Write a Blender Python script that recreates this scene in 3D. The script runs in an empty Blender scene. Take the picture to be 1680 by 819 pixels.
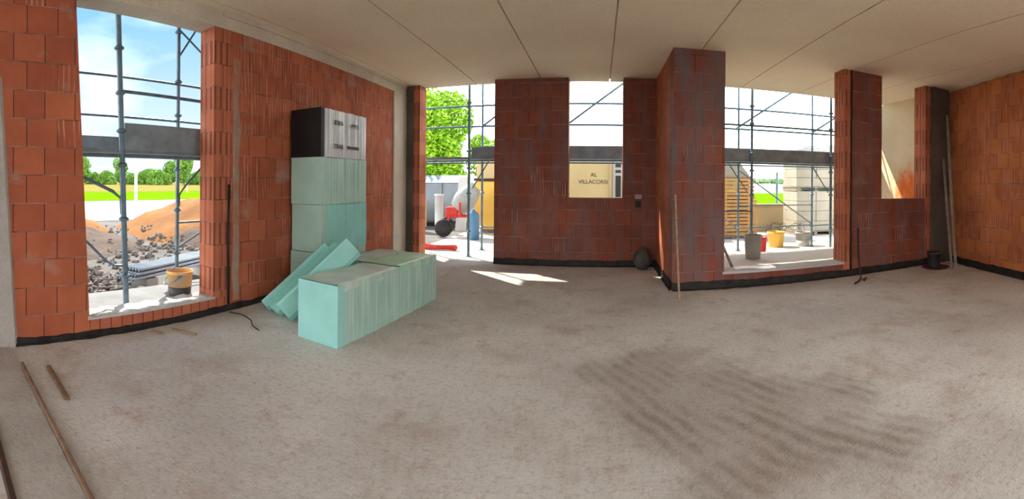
import bpy, bmesh, math, random
from mathutils import Vector, Matrix, noise
R = random.Random(7)
SC = bpy.context.scene
COL = SC.collection
PI = math.pi

# ------------------------------------------------------------------ camera
CAMZ, FPX, X0 = 1.45, 700.0, 983.0
cd = bpy.data.cameras.new('camera'); cam = bpy.data.objects.new('camera', cd); COL.objects.link(cam)
cd.type = 'PANO'; cd.panorama_type = 'CENTRAL_CYLINDRICAL'
cd.central_cylindrical_radius = 1.0
cd.central_cylindrical_range_u_min = -840/FPX; cd.central_cylindrical_range_u_max = 840/FPX
cd.central_cylindrical_range_v_max = 301.7/FPX; cd.central_cylindrical_range_v_min = -(819-301.7)/FPX
yaw = (X0-840)/FPX
cam.matrix_world = (Matrix.Translation((0, 0, CAMZ)) @ Matrix.Rotation(yaw, 4, 'Z') @ Matrix.Rotation(PI/2, 4, 'X')
                    @ Matrix.Rotation(math.radians(0.45), 4, 'Z'))
SC.camera = cam

# ------------------------------------------------------------------ light
SUN_AZ, SUN_EL = math.radians(51), math.radians(43.6)       # azimuth from +Y towards -X
SUNDIR = Vector((-math.sin(SUN_AZ)*math.cos(SUN_EL), math.cos(SUN_AZ)*math.cos(SUN_EL), math.sin(SUN_EL)))
sd = bpy.data.lights.new('sun', 'SUN'); sd.energy = 3.4; sd.angle = math.radians(0.8); sd.color = (1, .93, .80)
so = bpy.data.objects.new('sun', sd); COL.objects.link(so)
so.rotation_euler = SUNDIR.to_track_quat('Z', 'Y').to_euler()
so.location = (-6, 12, 12)
SKY_WHITE, SKY_TOP, SKY_BLUE = 2.6, .35, .42
w = bpy.data.worlds.new('sky'); SC.world = w; w.use_nodes = True
nt = w.node_tree; nt.nodes.clear()
def nd(t, ty, **k):
    n = t.nodes.new(ty)
    for a, b in k.items(): setattr(n, a, b)
    return n
tc = nd(nt, 'ShaderNodeTexCoord'); sep = nd(nt, 'ShaderNodeSeparateXYZ'); nt.links.new(tc.outputs['Generated'], sep.inputs[0])
dot = nd(nt, 'ShaderNodeVectorMath', operation='DOT_PRODUCT'); nt.links.new(tc.outputs['Generated'], dot.inputs[0])
dot.inputs[1].default_value = (-.93, .33, .15)          # blue gap in the clouds to the left, bright haze elsewhere
mr = nd(nt, 'ShaderNodeMapRange', interpolation_type='SMOOTHSTEP'); nt.links.new(dot.outputs['Value'], mr.inputs['Value'])
mr.inputs['From Min'].default_value = 0.92; mr.inputs['From Max'].default_value = 0.68
el = nd(nt, 'ShaderNodeMapRange', interpolation_type='SMOOTHSTEP'); nt.links.new(sep.outputs['Z'], el.inputs['Value'])
el.inputs['From Min'].default_value = 0.0; el.inputs['From Max'].default_value = 0.42
nz = nd(nt, 'ShaderNodeTexNoise'); nz.inputs['Scale'].default_value = 2.6; nz.inputs['Detail'].default_value = 5
mp = nd(nt, 'ShaderNodeMapping'); mp.inputs['Scale'].default_value = (1, 1, 2.6)
nt.links.new(tc.outputs['Generated'], mp.inputs[0]); nt.links.new(mp.outputs[0], nz.inputs[0])
bl = nd(nt, 'ShaderNodeMixRGB'); nt.links.new(el.outputs[0], bl.inputs[0])
bl.inputs[1].default_value = (.80*SKY_BLUE, .92*SKY_BLUE, 1.05*SKY_BLUE, 1); bl.inputs[2].default_value = (.27*SKY_BLUE, .60*SKY_BLUE, 1.0*SKY_BLUE, 1)
cr = nd(nt, 'ShaderNodeMapRange'); nt.links.new(nz.outputs[0], cr.inputs['Value'])
cr.inputs['From Min'].default_value = .45; cr.inputs['From Max'].default_value = .8; cr.inputs['To Max'].default_value = .5
cl = nd(nt, 'ShaderNodeMixRGB'); nt.links.new(cr.outputs[0], cl.inputs[0]); nt.links.new(bl.outputs[0], cl.inputs[1]); cl.inputs[2].default_value = (.95, 1, 1.05, 1)
mx = nd(nt, 'ShaderNodeMixRGB'); nt.links.new(mr.outputs[0], mx.inputs[0]); nt.links.new(cl.outputs[0], mx.inputs[1])
ze = nd(nt, 'ShaderNodeMapRange', interpolation_type='SMOOTHSTEP'); nt.links.new(sep.outputs['Z'], ze.inputs['Value'])
ze.inputs['From Min'].default_value = .22; ze.inputs['From Max'].default_value = .75
wh = nd(nt, 'ShaderNodeMixRGB'); nt.links.new(ze.outputs[0], wh.inputs[0])
wh.inputs[1].default_value = (SKY_WHITE*.98, SKY_WHITE, SKY_WHITE*1.02, 1); wh.inputs[2].default_value = (.55*SKY_TOP, .75*SKY_TOP, SKY_TOP, 1)
nt.links.new(wh.outputs[0], mx.inputs[2])
bg = nd(nt, 'ShaderNodeBackground'); nt.links.new(mx.outputs[0], bg.inputs[0]); bg.inputs[1].default_value = 1.0
wo = nd(nt, 'ShaderNodeOutputWorld'); nt.links.new(bg.outputs[0], wo.inputs[0])
SC.view_settings.view_transform = 'Standard'; SC.view_settings.look = 'None'
SC.view_settings.gamma = 1.0; SC.view_settings.use_curve_mapping = False
SC.view_settings.exposure = 1.48
SC.cycles.use_denoising = True
SC.cycles.max_bounces = 10; SC.cycles.diffuse_bounces = 8
SC.cycles.sample_clamp_indirect = 6.0

# ------------------------------------------------------------------ materials
def lin(c):
    return tuple(((x/255)/12.92 if x/255 <= .04045 else ((x/255+.055)/1.055)**2.4) for x in c)
def base_mat(name, rough=.8, metal=0.0, spec=.3):
    m = bpy.data.materials.new(name); m.use_nodes = True
    b = m.node_tree.nodes['Principled BSDF']
    b.inputs['Roughness'].default_value = rough; b.inputs['Metallic'].default_value = metal
    b.inputs['Specular IOR Level'].default_value = spec
    return m, m.node_tree, b
def mixc(t, fac, a, b, mode='MIX'):
    n = nd(t, 'ShaderNodeMixRGB', blend_type=mode)
    for i, v in enumerate((fac, a, b)):
        if isinstance(v, (int, float)): n.inputs[i].default_value = v
        elif isinstance(v, tuple): n.inputs[i].default_value = (*v[:3], 1)
        else: t.links.new(v, n.inputs[i])
    return n.outputs[0]
def math_(t, op, a, b=None, clamp=False):
    n = nd(t, 'ShaderNodeMath', operation=op, use_clamp=clamp)
    for i, v in enumerate((a, b)):
        if v is None: continue
        if isinstance(v, (int, float)): n.inputs[i].default_value = v
        else: t.links.new(v, n.inputs[i])
    return n.outputs[0]
def noise_(t, co, scale, detail=4, rough=.55, lo=.35, hi=.65, mapscale=None, rot=None):
    if mapscale or rot:
        m = nd(t, 'ShaderNodeMapping')
        if mapscale: m.inputs['Scale'].default_value = mapscale
        if rot: m.inputs['Rotation'].default_value = rot
        t.links.new(co, m.inputs[0]); co = m.outputs[0]
    n = nd(t, 'ShaderNodeTexNoise'); n.inputs['Scale'].default_value = scale; n.inputs['Detail'].default_value = detail; n.inputs['Roughness'].default_value = rough
    t.links.new(co, n.inputs['Vector'])
    r = nd(t, 'ShaderNodeMapRange'); t.links.new(n.outputs[0], r.inputs['Value'])
    r.inputs['From Min'].default_value = lo; r.inputs['From Max'].default_value = hi
    return r.outputs[0]
def bump_(t, b, h, strength=.4, dist=.01):
    n = nd(t, 'ShaderNodeBump'); n.inputs['Strength'].default_value = strength; n.inputs['Distance'].default_value = dist
    t.links.new(h, n.inputs['Height']); t.links.new(n.outputs[0], b.inputs['Normal'])
def uv_(t): return nd(t, 'ShaderNodeTexCoord').outputs['UV']
def obj_(t): return nd(t, 'ShaderNodeTexCoord').outputs['Object']

def mat_plain(name, c, c2=None, scale=6, rough=.7, metal=0, bump=0.0, spec=.3, detail=4, lo=.35, hi=.65):
    m, t, b = base_mat(name, rough, metal, spec)
    co = obj_(t)
    f = noise_(t, co, scale, detail, lo=lo, hi=hi)
    c2 = c2 or tuple(x*.8 for x in c)
    t.links.new(mixc(t, f, c, c2), b.inputs['Base Color'])
    if bump: bump_(t, b, noise_(t, co, scale*3, 5), bump, .01)
    return m

def mat_brick(name, w=.285, h=.25, c1=(.50, .15, .075), c2=(.36, .10, .05), ribs=.5, smear=.35, groove=0, period=.05, zone=False, streak=0.0):
    m, t, b = base_mat(name, .85, 0, .15)
    uv = uv_(t)
    def br(a, bb, mo, ms):
        n = nd(t, 'ShaderNodeTexBrick', offset=.42, offset_frequency=2, squash=1.0)
        t.links.new(uv, n.inputs['Vector']); n.inputs['Scale'].default_value = 1
        n.inputs['Color1'].default_value = (*a, 1); n.inputs['Color2'].default_value = (*bb, 1); n.inputs['Mortar'].default_value = (*mo, 1)
        n.inputs['Mortar Size'].default_value = ms; n.inputs['Mortar Smooth'].default_value = .2
        n.inputs['Brick Width'].default_value = w; n.inputs['Row Height'].default_value = h
        return n
    bc = br(c1, c2, (.07, .035, .025), .0045)
    rnd = br((0, 0, 0), (1, 1, 1), (0, 0, 0), .0)
    sx = nd(t, 'ShaderNodeSeparateXYZ'); t.links.new(uv, sx.inputs[0])
    rv = rnd.outputs['Color']
    if zone:      # ribbed blocks sit mostly high up and towards the far corner
        zz = nd(t, 'ShaderNodeMapRange'); t.links.new(sx.outputs[1], zz.inputs['Value']); zz.inputs['From Min'].default_value = 1.9; zz.inputs['From Max'].default_value = 2.4
        zu = nd(t, 'ShaderNodeMapRange'); t.links.new(sx.outputs[0], zu.inputs['Value']); zu.inputs['From Min'].default_value = 4.9; zu.inputs['From Max'].default_value = 5.5
        zl = math_(t, 'GREATER_THAN', sx.outputs[0], 2.0)
        rv = math_(t, 'ADD', rv, math_(t, 'SUBTRACT', math_(t, 'MULTIPLY', math_(t, 'MULTIPLY', math_(t, 'MAXIMUM', zz.outputs[0], zu.outputs[0]), zl), .75), .38))
    mask = nd(t, 'ShaderNodeMapRange', interpolation_type='SMOOTHSTEP'); t.links.new(rv, mask.inputs['Value'])
    mask.inputs['From Min'].default_value = 1-ribs-.02; mask.inputs['From Max'].default_value = 1-ribs+.02
    sn = math_(t, 'SINE', math_(t, 'ADD', math_(t, 'MULTIPLY', sx.outputs[0], 2*PI/period), math_(t, 'MULTIPLY', noise_(t, uv, 1.1, 2), 3.0)))
    sn = math_(t, 'POWER', math_(t, 'ADD', math_(t, 'MULTIPLY', sn, .5), .5), 4.0)
    irr = noise_(t, uv, 7, 2, lo=.42, hi=.62, mapscale=(3, .35, 1))
    rib = math_(t, 'MULTIPLY', math_(t, 'MULTIPLY', sn, mask.outputs[0]), irr)
    col = mixc(t, math_(t, 'MULTIPLY', rib, .75), bc.outputs['Color'], (.72, .36, .25))
    fine = math_(t, 'POWER', math_(t, 'ADD', math_(t, 'MULTIPLY', math_(t, 'SINE', math_(t, 'MULTIPLY', sx.outputs[0], 2*PI/.018)), .5), .5), 2.0)
    col = mixc(t, math_(t, 'MULTIPLY', fine, .10), col, (.66, .30, .2))
    hl = math_(t, 'FRACT', math_(t, 'DIVIDE', sx.outputs[1], h))
    hl = math_(t, 'GREATER_THAN', math_(t, 'ABSOLUTE', math_(t, 'SUBTRACT', hl, .5)), .484)
    col = mixc(t, math_(t, 'MULTIPLY', hl, noise_(t, uv, 3.5, 3, lo=.35, hi=.65)), col, (.46, .31, .23))
    tone = noise_(t, uv, 1.7, 4)
    col = mixc(t, math_(t, 'MULTIPLY', tone, .6), col, mixc(t, 1.0, col, (.60, .55, .56), 'MULTIPLY'))
    sm = noise_(t, uv, 2.1, 6, .6, lo=.58, hi=.74)
    col = mixc(t, math_(t, 'MULTIPLY', sm, smear), col, (.36, .33, .29))
    if streak:    # grey streaks: cement smears, plus bluish window glare put into the colour
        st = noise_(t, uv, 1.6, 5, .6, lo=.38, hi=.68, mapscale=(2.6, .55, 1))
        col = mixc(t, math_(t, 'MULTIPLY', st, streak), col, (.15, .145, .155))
    hh = math_(t, 'SUBTRACT', 1.0, bc.outputs['Fac'])
    hh = math_(t, 'ADD', hh, math_(t, 'MULTIPLY', rib, .35))
    if groove:      # open chambers of the hollow blocks, slots in alternating courses
        row = math_(t, 'FLOOR', math_(t, 'DIVIDE', sx.outputs[1], h))
        odd = math_(t, 'MODULO', math_(t, 'ABSOLUTE', row), 2.0)
        g = math_(t, 'SINE', math_(t, 'ADD', math_(t, 'MULTIPLY', sx.outputs[0], 2*PI/.085), groove))
        g = math_(t, 'GREATER_THAN', g, .35)
        g = math_(t, 'MULTIPLY', g, math_(t, 'ADD', math_(t, 'MULTIPLY', odd, .75), .25))
        col = mixc(t, math_(t, 'MULTIPLY', g, .7), col, (.13, .045, .03))
        hh = math_(t, 'SUBTRACT', hh, math_(t, 'MULTIPLY', g, 1.5))
    hh = math_(t, 'ADD', hh, math_(t, 'MULTIPLY', noise_(t, uv, 30, 4), .2))
    t.links.new(col, b.inputs['Base Color']); bump_(t, b, hh, .55, .012)
    return m

def mat_concrete(name, c, c2, sc=1.5, rough=.9, bump=.3, fine=40):
    m, t, b = base_mat(name, rough, 0, .2)
    co = obj_(t)
    col = mixc(t, noise_(t, co, sc, 7, .62), c, c2)
    col = mixc(t, math_(t, 'MULTIPLY', noise_(t, co, fine, 3, lo=.5, hi=.8), .35), col, tuple(x*.55 for x in c2))
    t.links.new(col, b.inputs['Base Color'])
    bump_(t, b, math_(t, 'ADD', noise_(t, co, fine, 5), noise_(t, co, sc*4, 4)), bump, .01)
    return m

def mat_floor():
    m, t, b = base_mat('rough_screed', .92, 0, .12)
    co = obj_(t)
    col = mixc(t, noise_(t, co, .55, 7, .6, lo=.38, hi=.62), (.77, .765, .73), (.59, .57, .54))
    col = mixc(t, math_(t, 'MULTIPLY', noise_(t, co, 1.6, 6, .65, lo=.52, hi=.72), .65), col, (.45, .34, .27))   # clay trodden into the screed
    col = mixc(t, math_(t, 'MULTIPLY', noise_(t, co, 3.6, 6, .7, lo=.57, hi=.72), .6), col, (.44, .28, .20))
    # comb-like wheel marks, dark and light bars in one irregular patch
    ga = nd(t, 'ShaderNodeVectorMath', operation='SUBTRACT'); t.links.new(co, ga.inputs[0]); ga.inputs[1].default_value = (.80, 2.65, 0)
    rot = nd(t, 'ShaderNodeMapping'); rot.inputs['Rotation'].default_value = (0, 0, math.radians(60)); t.links.new(ga.outputs[0], rot.inputs[0])
    sq = nd(t, 'ShaderNodeMapping'); sq.inputs['Scale'].default_value = (.62, 1.05, 1); t.links.new(rot.outputs[0], sq.inputs[0])
    ln = nd(t, 'ShaderNodeVectorMath', operation='LENGTH'); t.links.new(sq.outputs[0], ln.inputs[0])
    rad = nd(t, 'ShaderNodeMapRange', interpolation_type='SMOOTHSTEP'); t.links.new(math_(t, 'ADD', ln.outputs['Value'], math_(t, 'MULTIPLY', noise_(t, co, 1.3, 5), .5)), rad.inputs['Value'])
    rad.inputs['From Min'].default_value = 1.15; rad.inputs['From Max'].default_value = .75
    wv = nd(t, 'ShaderNodeTexWave', wave_type='BANDS', bands_direction='Y'); wv.inputs['Scale'].default_value = 2.7; wv.inputs['Distortion'].default_value = 4.0; wv.inputs['Detail'].default_value = 4; wv.inputs['Detail Scale'].default_value = .9
    t.links.new(rot.outputs[0], wv.inputs['Vector'])
    bars = math_(t, 'MULTIPLY', wv.outputs['Fac'], rad.outputs[0])
    bars = math_(t, 'MULTIPLY', bars, noise_(t, co, 2.2, 5, lo=.40, hi=.60))
    col = mixc(t, math_(t, 'MULTIPLY', rad.outputs[0], .6), col, (.40, .35, .305))
    col = mixc(t, math_(t, 'MULTIPLY', bars, .55), col, (.25, .19, .15))
    # dust band along the far walls
    col = mixc(t, math_(t, 'MULTIPLY', noise_(t, co, 26, 4, .7, lo=.5, hi=.75), .5), col, (.25, .21, .18))
    col = mixc(t, math_(t, 'MULTIPLY', noise_(t, co, 60, 3, .7, lo=.56, hi=.75), .5), col, (.75, .72, .67))
    t.links.new(col, b.inputs['Base Color'])
    hgt = math_(t, 'ADD', noise_(t, co, 45, 5, .7), math_(t, 'MULTIPLY', noise_(t, co, 9, 5), 1.2))
    hgt = math_(t, 'SUBTRACT', hgt, math_(t, 'MULTIPLY', bars, .8))
    bump_(t, b, hgt, .55, .014)
    return m

M = {}
M['brick'] = mat_brick('hollow_brick', zone=True, smear=.5)
M['brick_jamb'] = mat_brick('hollow_brick_ends', ribs=.2, groove=.6, c1=(.56, .19, .10), c2=(.48, .15, .08))
M['brick_small'] = mat_brick('small_brick', w=.115, h=.30, ribs=.0, c1=(.52, .17, .09), c2=(.44, .13, .07))
M['brick_dark'] = mat_brick('shade_toned_clay_brick', c1=(.28, .08, .042), c2=(.22, .06, .035), ribs=.08, smear=.25, streak=.55)  # darker copy of the brick; shade of the backlit walls is in the colour
M['brick_pier'] = mat_brick('cement_and_glare_brick', c1=(.31, .10, .065), c2=(.23, .075, .055), ribs=.08, smear=.3, streak=.9)  # cement smears; dark tone and streaks also carry painted shade and glare
M['floor'] = mat_floor()
M['ceiling'] = mat_concrete('ceiling_panels', (.88, .79, .63), (.80, .70, .54), .6, .9, .06, 30)
M['concrete'] = mat_concrete('raw_concrete', (.46, .44, .41), (.34, .32, .29))
M['concrete_pale'] = mat_concrete('pale_concrete', (.66, .60, .50), (.52, .46, .37))
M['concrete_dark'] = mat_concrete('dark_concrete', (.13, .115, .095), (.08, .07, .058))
M['sill'] = mat_concrete('sill_screed', (.58, .57, .55), (.44, .43, .41), 2.0)
M['slab'] = mat_concrete('outside_slab', (.33, .34, .35), (.24, .245, .25), 2.0)
M['membrane'] = mat_plain('bitumen_membrane', (.012, .012, .012), (.03, .028, .026), 8, .55, bump=.4)
M['teal'] = mat_plain('insulation_foam', (.33, .68, .63), (.28, .60, .56), 3, .75, bump=.08)
M['teal_film'] = mat_plain('wrapped_insulation', (.42, .66, .58), (.34, .56, .50), 2.2, .38, bump=.12, spec=.45)
M['teal_top'] = mat_plain('wrapped_insulation_dusty_top', (.58, .70, .63), (.44, .56, .50), 4, .4, bump=.2, spec=.45)
M['green_top'] = mat_plain('green_printed_film', (.32, .62, .38), (.55, .72, .60), 2.5, .4, bump=.15, spec=.45)
M['black_film'] = mat_plain('black_film', (.008, .008, .009), (.014, .013, .014), 3, .5, bump=.15)
M['grey_film'] = mat_plain('grey_white_film', (.60, .64, .64), (.44, .48, .48), 4, .3, bump=.25, spec=.5)
def streaky(name, c, c2, cs, rough):
    m, t, b = base_mat(name, rough, 0, .45)
    co = obj_(t)
    col = mixc(t, noise_(t, co, 2.2, 4), c, c2)
    st = noise_(t, co, 1.0, 5, .6, lo=.50, hi=.66, mapscale=(1.5, 26, .9))
    col = mixc(t, math_(t, 'MULTIPLY', st, .75), col, cs)
    dk = noise_(t, co, 1.0, 4, .6, lo=.58, hi=.70, mapscale=(1.5, 19, .7))
    col = mixc(t, math_(t, 'MULTIPLY', dk, .4), col, tuple(x*.45 for x in c2))
    t.links.new(col, b.inputs['Base Color']); bump_(t, b, st, .25, .01)
    return m
M['grey_film'] = streaky('creased_grey_film', (.58, .62, .62), (.44, .48, .48), (.86, .88, .86), .3)
M['teal_film'] = streaky('creased_turquoise_film', (.42, .66, .58), (.36, .57, .50), (.58, .76, .68), .38)
M['ink'] = mat_plain('dark_ink', (.05, .06, .06), None, 4, .6)
M['steel'] = mat_plain('scaffold_tube', (.17, .26, .32), (.12, .18, .22), 8, .5, .4, bump=.05)  # blue tint paints lens flare into the tube colour
M['deck'] = mat_plain('scaffold_deck', (.30, .38, .44), (.22, .27, .30), 5, .6, .3)  # pale blue-grey tint paints lens flare into the deck colour
M['wood'] = mat_plain('bare_timber', (.42, .30, .19), (.30, .20, .12), 14, .8, bump=.1)
M['wood_grey'] = mat_plain('weathered_timber', (.30, .26, .21), (.20, .17, .14), 12, .85, bump=.1)
M['wood_brown'] = mat_plain('brown_timber', (.22, .14, .09), (.14, .085, .055), 12, .85, bump=.1)
M['lumber'] = mat_plain('fresh_timber', (.62, .36, .14), (.48, .25, .09), 8, .8)
M['rust'] = mat_plain('rusty_steel', (.05, .03, .025), (.09, .04, .03), 20, .8, .3)
M['soil'] = mat_concrete('orange_soil', (.36, .16, .05), (.25, .11, .04), 1.2, .95, .6, 12)
M['soil_grey'] = mat_concrete('grey_rubble_soil', (.17, .125, .10), (.11, .082, .068), 1.2, .95, .6, 14)
M['ground'] = mat_concrete('yard_dirt', (.20, .19, .18), (.14, .125, .115), .8, .95, .5, 14)
M['yard'] = mat_concrete('pale_yard', (.74, .70, .63), (.62, .58, .51), .5, .9, .2, 20)
M['road'] = mat_concrete('pale_road', (.50, .46, .41), (.42, .38, .34), .4, .9, .1, 20)
M['stone'] = mat_plain('broken_masonry', (.25, .225, .21), (.16, .135, .12), 2, .9, bump=.4)
M['field_green'] = mat_plain('green_crop', (.11, .25, .004), (.15, .28, .006), .25, 1, spec=0)
M['field_dry'] = mat_plain('dry_grass', (.26, .21, .07), (.21, .20, .05), .2, 1, spec=0)
M['leaf_bright'] = mat_plain('bright_leaves', (.22, .44, .015), (.32, .52, .03), .7, .6)
M['leaf'] = mat_plain('hedge_leaves', (.12, .27, .03), (.19, .34, .05), .5, .7)
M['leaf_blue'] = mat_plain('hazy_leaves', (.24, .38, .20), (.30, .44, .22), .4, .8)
M['bark'] = mat_plain('bark', (.16, .11, .07), None, 6, .9, bump=.4)
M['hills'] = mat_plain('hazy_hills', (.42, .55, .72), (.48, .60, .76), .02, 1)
M['cream'] = mat_plain('cream_render', (.50, .39, .23), (.44, .34, .20), 1.0, .9)
M['hut'] = mat_plain('yellow_hut_paint', (.62, .47, .24), (.56, .42, .20), 1.2, .7)
M['hut_yellow'] = mat_plain('orange_yellow_paint', (.80, .50, .10), (.72, .43, .08), 1.2, .6)
M['dark_glass'] = mat_plain('dark_glass', (.05, .045, .04), None, 4, .2, spec=.5)
M['white_paint'] = mat_plain('white_paint', (.55, .55, .53), (.46, .46, .44), 3, .6)
M['grey_metal'] = mat_plain('grey_sheet_metal', (.20, .23, .26), (.16, .18, .21), 2, .5, .2)
M['galv'] = mat_plain('galvanised_sheet', (.30, .36, .42), (.22, .27, .32), 2, .4, .5)
M['red'] = mat_plain('red_plastic', (.62, .05, .04), (.50, .04, .03), 5, .5)
M['yellow'] = mat_plain('yellow_plastic', (.80, .52, .12), (.72, .45, .10), 5, .6)
M['blue'] = mat_plain('blue_plastic', (.10, .22, .36), None, 5, .5)
M['bucket_grey'] = mat_plain('grey_plastic', (.40, .40, .38), (.32, .32, .30), 6, .6)
M['bucket_dark'] = mat_plain('dark_plastic', (.04, .04, .045), (.07, .065, .06), 6, .55)
M['pack_cream'] = mat_plain('cream_wrapped_blocks', (.38, .34, .27), (.30, .27, .21), 1.5, .6, bump=.15)
M['sheet_white'] = mat_plain('white_plastic_sheet', (.75, .74, .72), None, 4, .4)
M['rubber'] = mat_plain('black_rubber', (.015, .014, .013), (.03, .027, .025), 6, .6)
M['sack'] = mat_plain('grey_sack', (.10, .10, .095), (.06, .055, .05), 6, .8, bump=.3)
M['red_lid'] = mat_plain('dull_red_plastic', (.16, .045, .04), None, 5, .6)
def mat_stained():
    m, t, b = base_mat('stained_cream_plaster', .9, 0, .15)
    co = obj_(t)
    col = mixc(t, noise_(t, co, 1.2, 6), (.74, .62, .44), (.64, .52, .35))
    sub = nd(t, 'ShaderNodeVectorMath', operation='SUBTRACT'); t.links.new(co, sub.inputs[0]); sub.inputs[1].default_value = (6.1, 6.95, 1.35)
    mp_ = nd(t, 'ShaderNodeMapping'); mp_.inputs['Scale'].default_value = (0, 1.5, 1.6); t.links.new(sub.outputs[0], mp_.inputs[0])
    ln = nd(t, 'ShaderNodeVectorMath', operation='LENGTH'); t.links.new(mp_.outputs[0], ln.inputs[0])
    n = math_(t, 'ADD', ln.outputs['Value'], math_(t, 'MULTIPLY', noise_(t, co, 4, 6, lo=.3, hi=.7), .7))
    r = nd(t, 'ShaderNodeMapRange', interpolation_type='SMOOTHSTEP'); t.links.new(n, r.inputs['Value'])
    r.inputs['From Min'].default_value = 1.45; r.inputs['From Max'].default_value = .45
    col = mixc(t, r.outputs[0], col, (.75, .17, .03))
    t.links.new(col, b.inputs['Base Color']); bump_(t, b, noise_(t, co, 20, 5), .2, .01)
    return m
M['stained'] = mat_stained()

# ------------------------------------------------------------------ mesh helpers
def NB(): return bmesh.new()
def hexa(bm, p):
    """eight points: bottom four counter-clockwise, then top four"""
    v = [bm.verts.new(q) for q in p]
    for f in ((3, 2, 1, 0), (4, 5, 6, 7), (0, 1, 5, 4), (1, 2, 6, 5), (2, 3, 7, 6), (3, 0, 4, 7)):
        bm.faces.new([v[i] for i in f])
    return v
def box(bm, lo, hi):
    x0, y0, z0 = lo; x1, y1, z1 = hi
    return hexa(bm, [(x0, y0, z0), (x1, y0, z0), (x1, y1, z0), (x0, y1, z0), (x0, y0, z1), (x1, y0, z1), (x1, y1, z1), (x0, y1, z1)])
def frame_of(d):
    d = Vector(d).normalized()
    a = Vector((0, 0, 1)) if abs(d.z) < .9 else Vector((1, 0, 0))
    u = d.cross(a).normalized(); return u, d.cross(u).normalized()
def tube(bm, pts, r, n=10, cap=True):
    pts = [Vector(p) for p in pts]; rings = []
    for i, p in enumerate(pts):
        d = (pts[min(i+1, len(pts)-1)]-pts[max(i-1, 0)])
        u, v = frame_of(d)
        rr = r[i] if isinstance(r, (list, tuple)) else r
        rings.append([bm.verts.new(p+(u*math.cos(2*PI*k/n)+v*math.sin(2*PI*k/n))*rr) for k in range(n)])
    for a, b in zip(rings, rings[1:]):
        for k in range(n): bm.faces.new((a[k], a[(k+1) % n], b[(k+1) % n], b[k]))
    if cap: bm.faces.new(rings[0][::-1]); bm.faces.new(rings[-1])
def lathe(bm, prof, n=28, c=(0, 0, 0)):
    rings = []
    for r, z in prof:
        rings.append([bm.verts.new((c[0]+r*math.cos(2*PI*k/n), c[1]+r*math.sin(2*PI*k/n), c[2]+z)) for k in range(n)])
    for a, b in zip(rings, rings[1:]):
        for k in range(n): bm.faces.new((a[k], a[(k+1) % n], b[(k+1) % n], b[k]))
    bm.faces.new(rings[0][::-1]); bm.faces.new(rings[-1])
def prism(bm, poly, vec):
    a = [bm.verts.new(p) for p in poly]; b = [bm.verts.new(Vector(p)+Vector(vec)) for p in poly]
    n = len(a)
    bm.faces.new(a[::-1]); bm.faces.new(b)
    for k in range(n): bm.faces.new((a[k], a[(k+1) % n], b[(k+1) % n], b[k]))
def mapuv(bm):
    uvl = bm.loops.layers.uv.verify()
    for f in bm.faces:
        n = f.normal
        ax = max(range(3), key=lambda i: abs(n[i]))
        for l in f.loops:
            c = l.vert.co
            l[uvl].uv = (c.y, c.z) if ax == 0 else (c.x, c.z) if ax == 1 else (c.x, c.y)
def obj(name, bm, mat, parent=None, smooth=False, bevel=0, loc=None, rotz=0):
    bmesh.ops.recalc_face_normals(bm, faces=bm.faces); bm.normal_update(); mapuv(bm)
    me = bpy.data.meshes.new(name); bm.to_mesh(me); bm.free()
    mats = mat if isinstance(mat, (list, tuple)) else [mat]
    for q in mats: me.materials.append(q)
    if smooth:
        for p in me.polygons: p.use_smooth = True
    o = bpy.data.objects.new(name, me); COL.objects.link(o)
    if parent: o.parent = parent
    if loc: o.location = loc
    o.rotation_euler = (0, 0, rotz)
    if bevel:
        b = o.modifiers.new('edge', 'BEVEL'); b.width = bevel; b.segments = 2; b.limit_method = 'ANGLE'
    return o
def tag(o, label=None, cat=None, group=None, kind=None):
    for k, v in (('label', label), ('category', cat), ('group', group), ('kind', kind)):
        if v: o[k] = v
    return o
def thing(name, label, cat, loc=(0, 0, 0), rotz=0, group=None):
    o = bpy.data.objects.new(name, None); COL.objects.link(o); o.location = loc; o.rotation_euler = (0, 0, rotz)
    o.empty_display_size = .1
    return tag(o, label, cat, group)
def struct(name, bm, mat, **k): return tag(obj(name, bm, mat, **k), kind='structure')
def dup(o, parent=None):
    c = o.copy(); COL.objects.link(c); c.parent = parent
    for ch in o.children: dup(ch, c)
    return c
def th(x): return (x-X0)/FPX
def onY(x, Y): return Y*math.tan(th(x))

# ------------------------------------------------------------------ setting: walls, floor, ceiling
H = 3.335
XL, YA, YB, XJ = -3.67, 7.5, 5.745, 1.0
TH = .30
XR0, XR1, YR1 = 6.12, 5.60, 3.65                       # right wall slants a little
rd = (XR1-XR0)/(YR1-YB)
def xr(y): return XR0+(y-YB)*rd
YBACK = -5.0
# left wall
bm = NB()
box(bm, (XL-.25, -.35, 0), (XL, .72, 3.15)); box(bm, (XL-.25, YBACK, 0), (XL, -4.6, 3.15)); box(bm, (XL-.25, -2.7, 0), (XL, -2.3, 3.15))   # two unseen openings behind the camera, added to light the room
hexa(bm, [(XL-.25, .72, 0), (XL, .72, 0), (XL, 1.465, 0), (XL-.25, 1.465, 0), (XL-.25, .72, 3.15), (XL, .72, 3.15), (XL, 1.31, 3.15), (XL-.25, 1.31, 3.15)])
box(bm, (XL-.25, 3.12, 0), (XL, 7.0, 3.15))
wall_left = struct('wall_left', bm, M['brick'])
bm = NB(); box(bm, (XL-.25, 2.89, .165), (XL, 3.12, 3.15)); struct('trim_1', bm, M['brick_jamb'])
bm = NB(); box(bm, (XL-.25, 1.465, 0), (XL, 2.89, .165)); struct('trim_2', bm, M['brick_small'])
bm = NB(); box(bm, (XL-.25, 2.89, 0), (XL, 3.12, .165)); struct('trim_3', bm, M['brick_small'])
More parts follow.
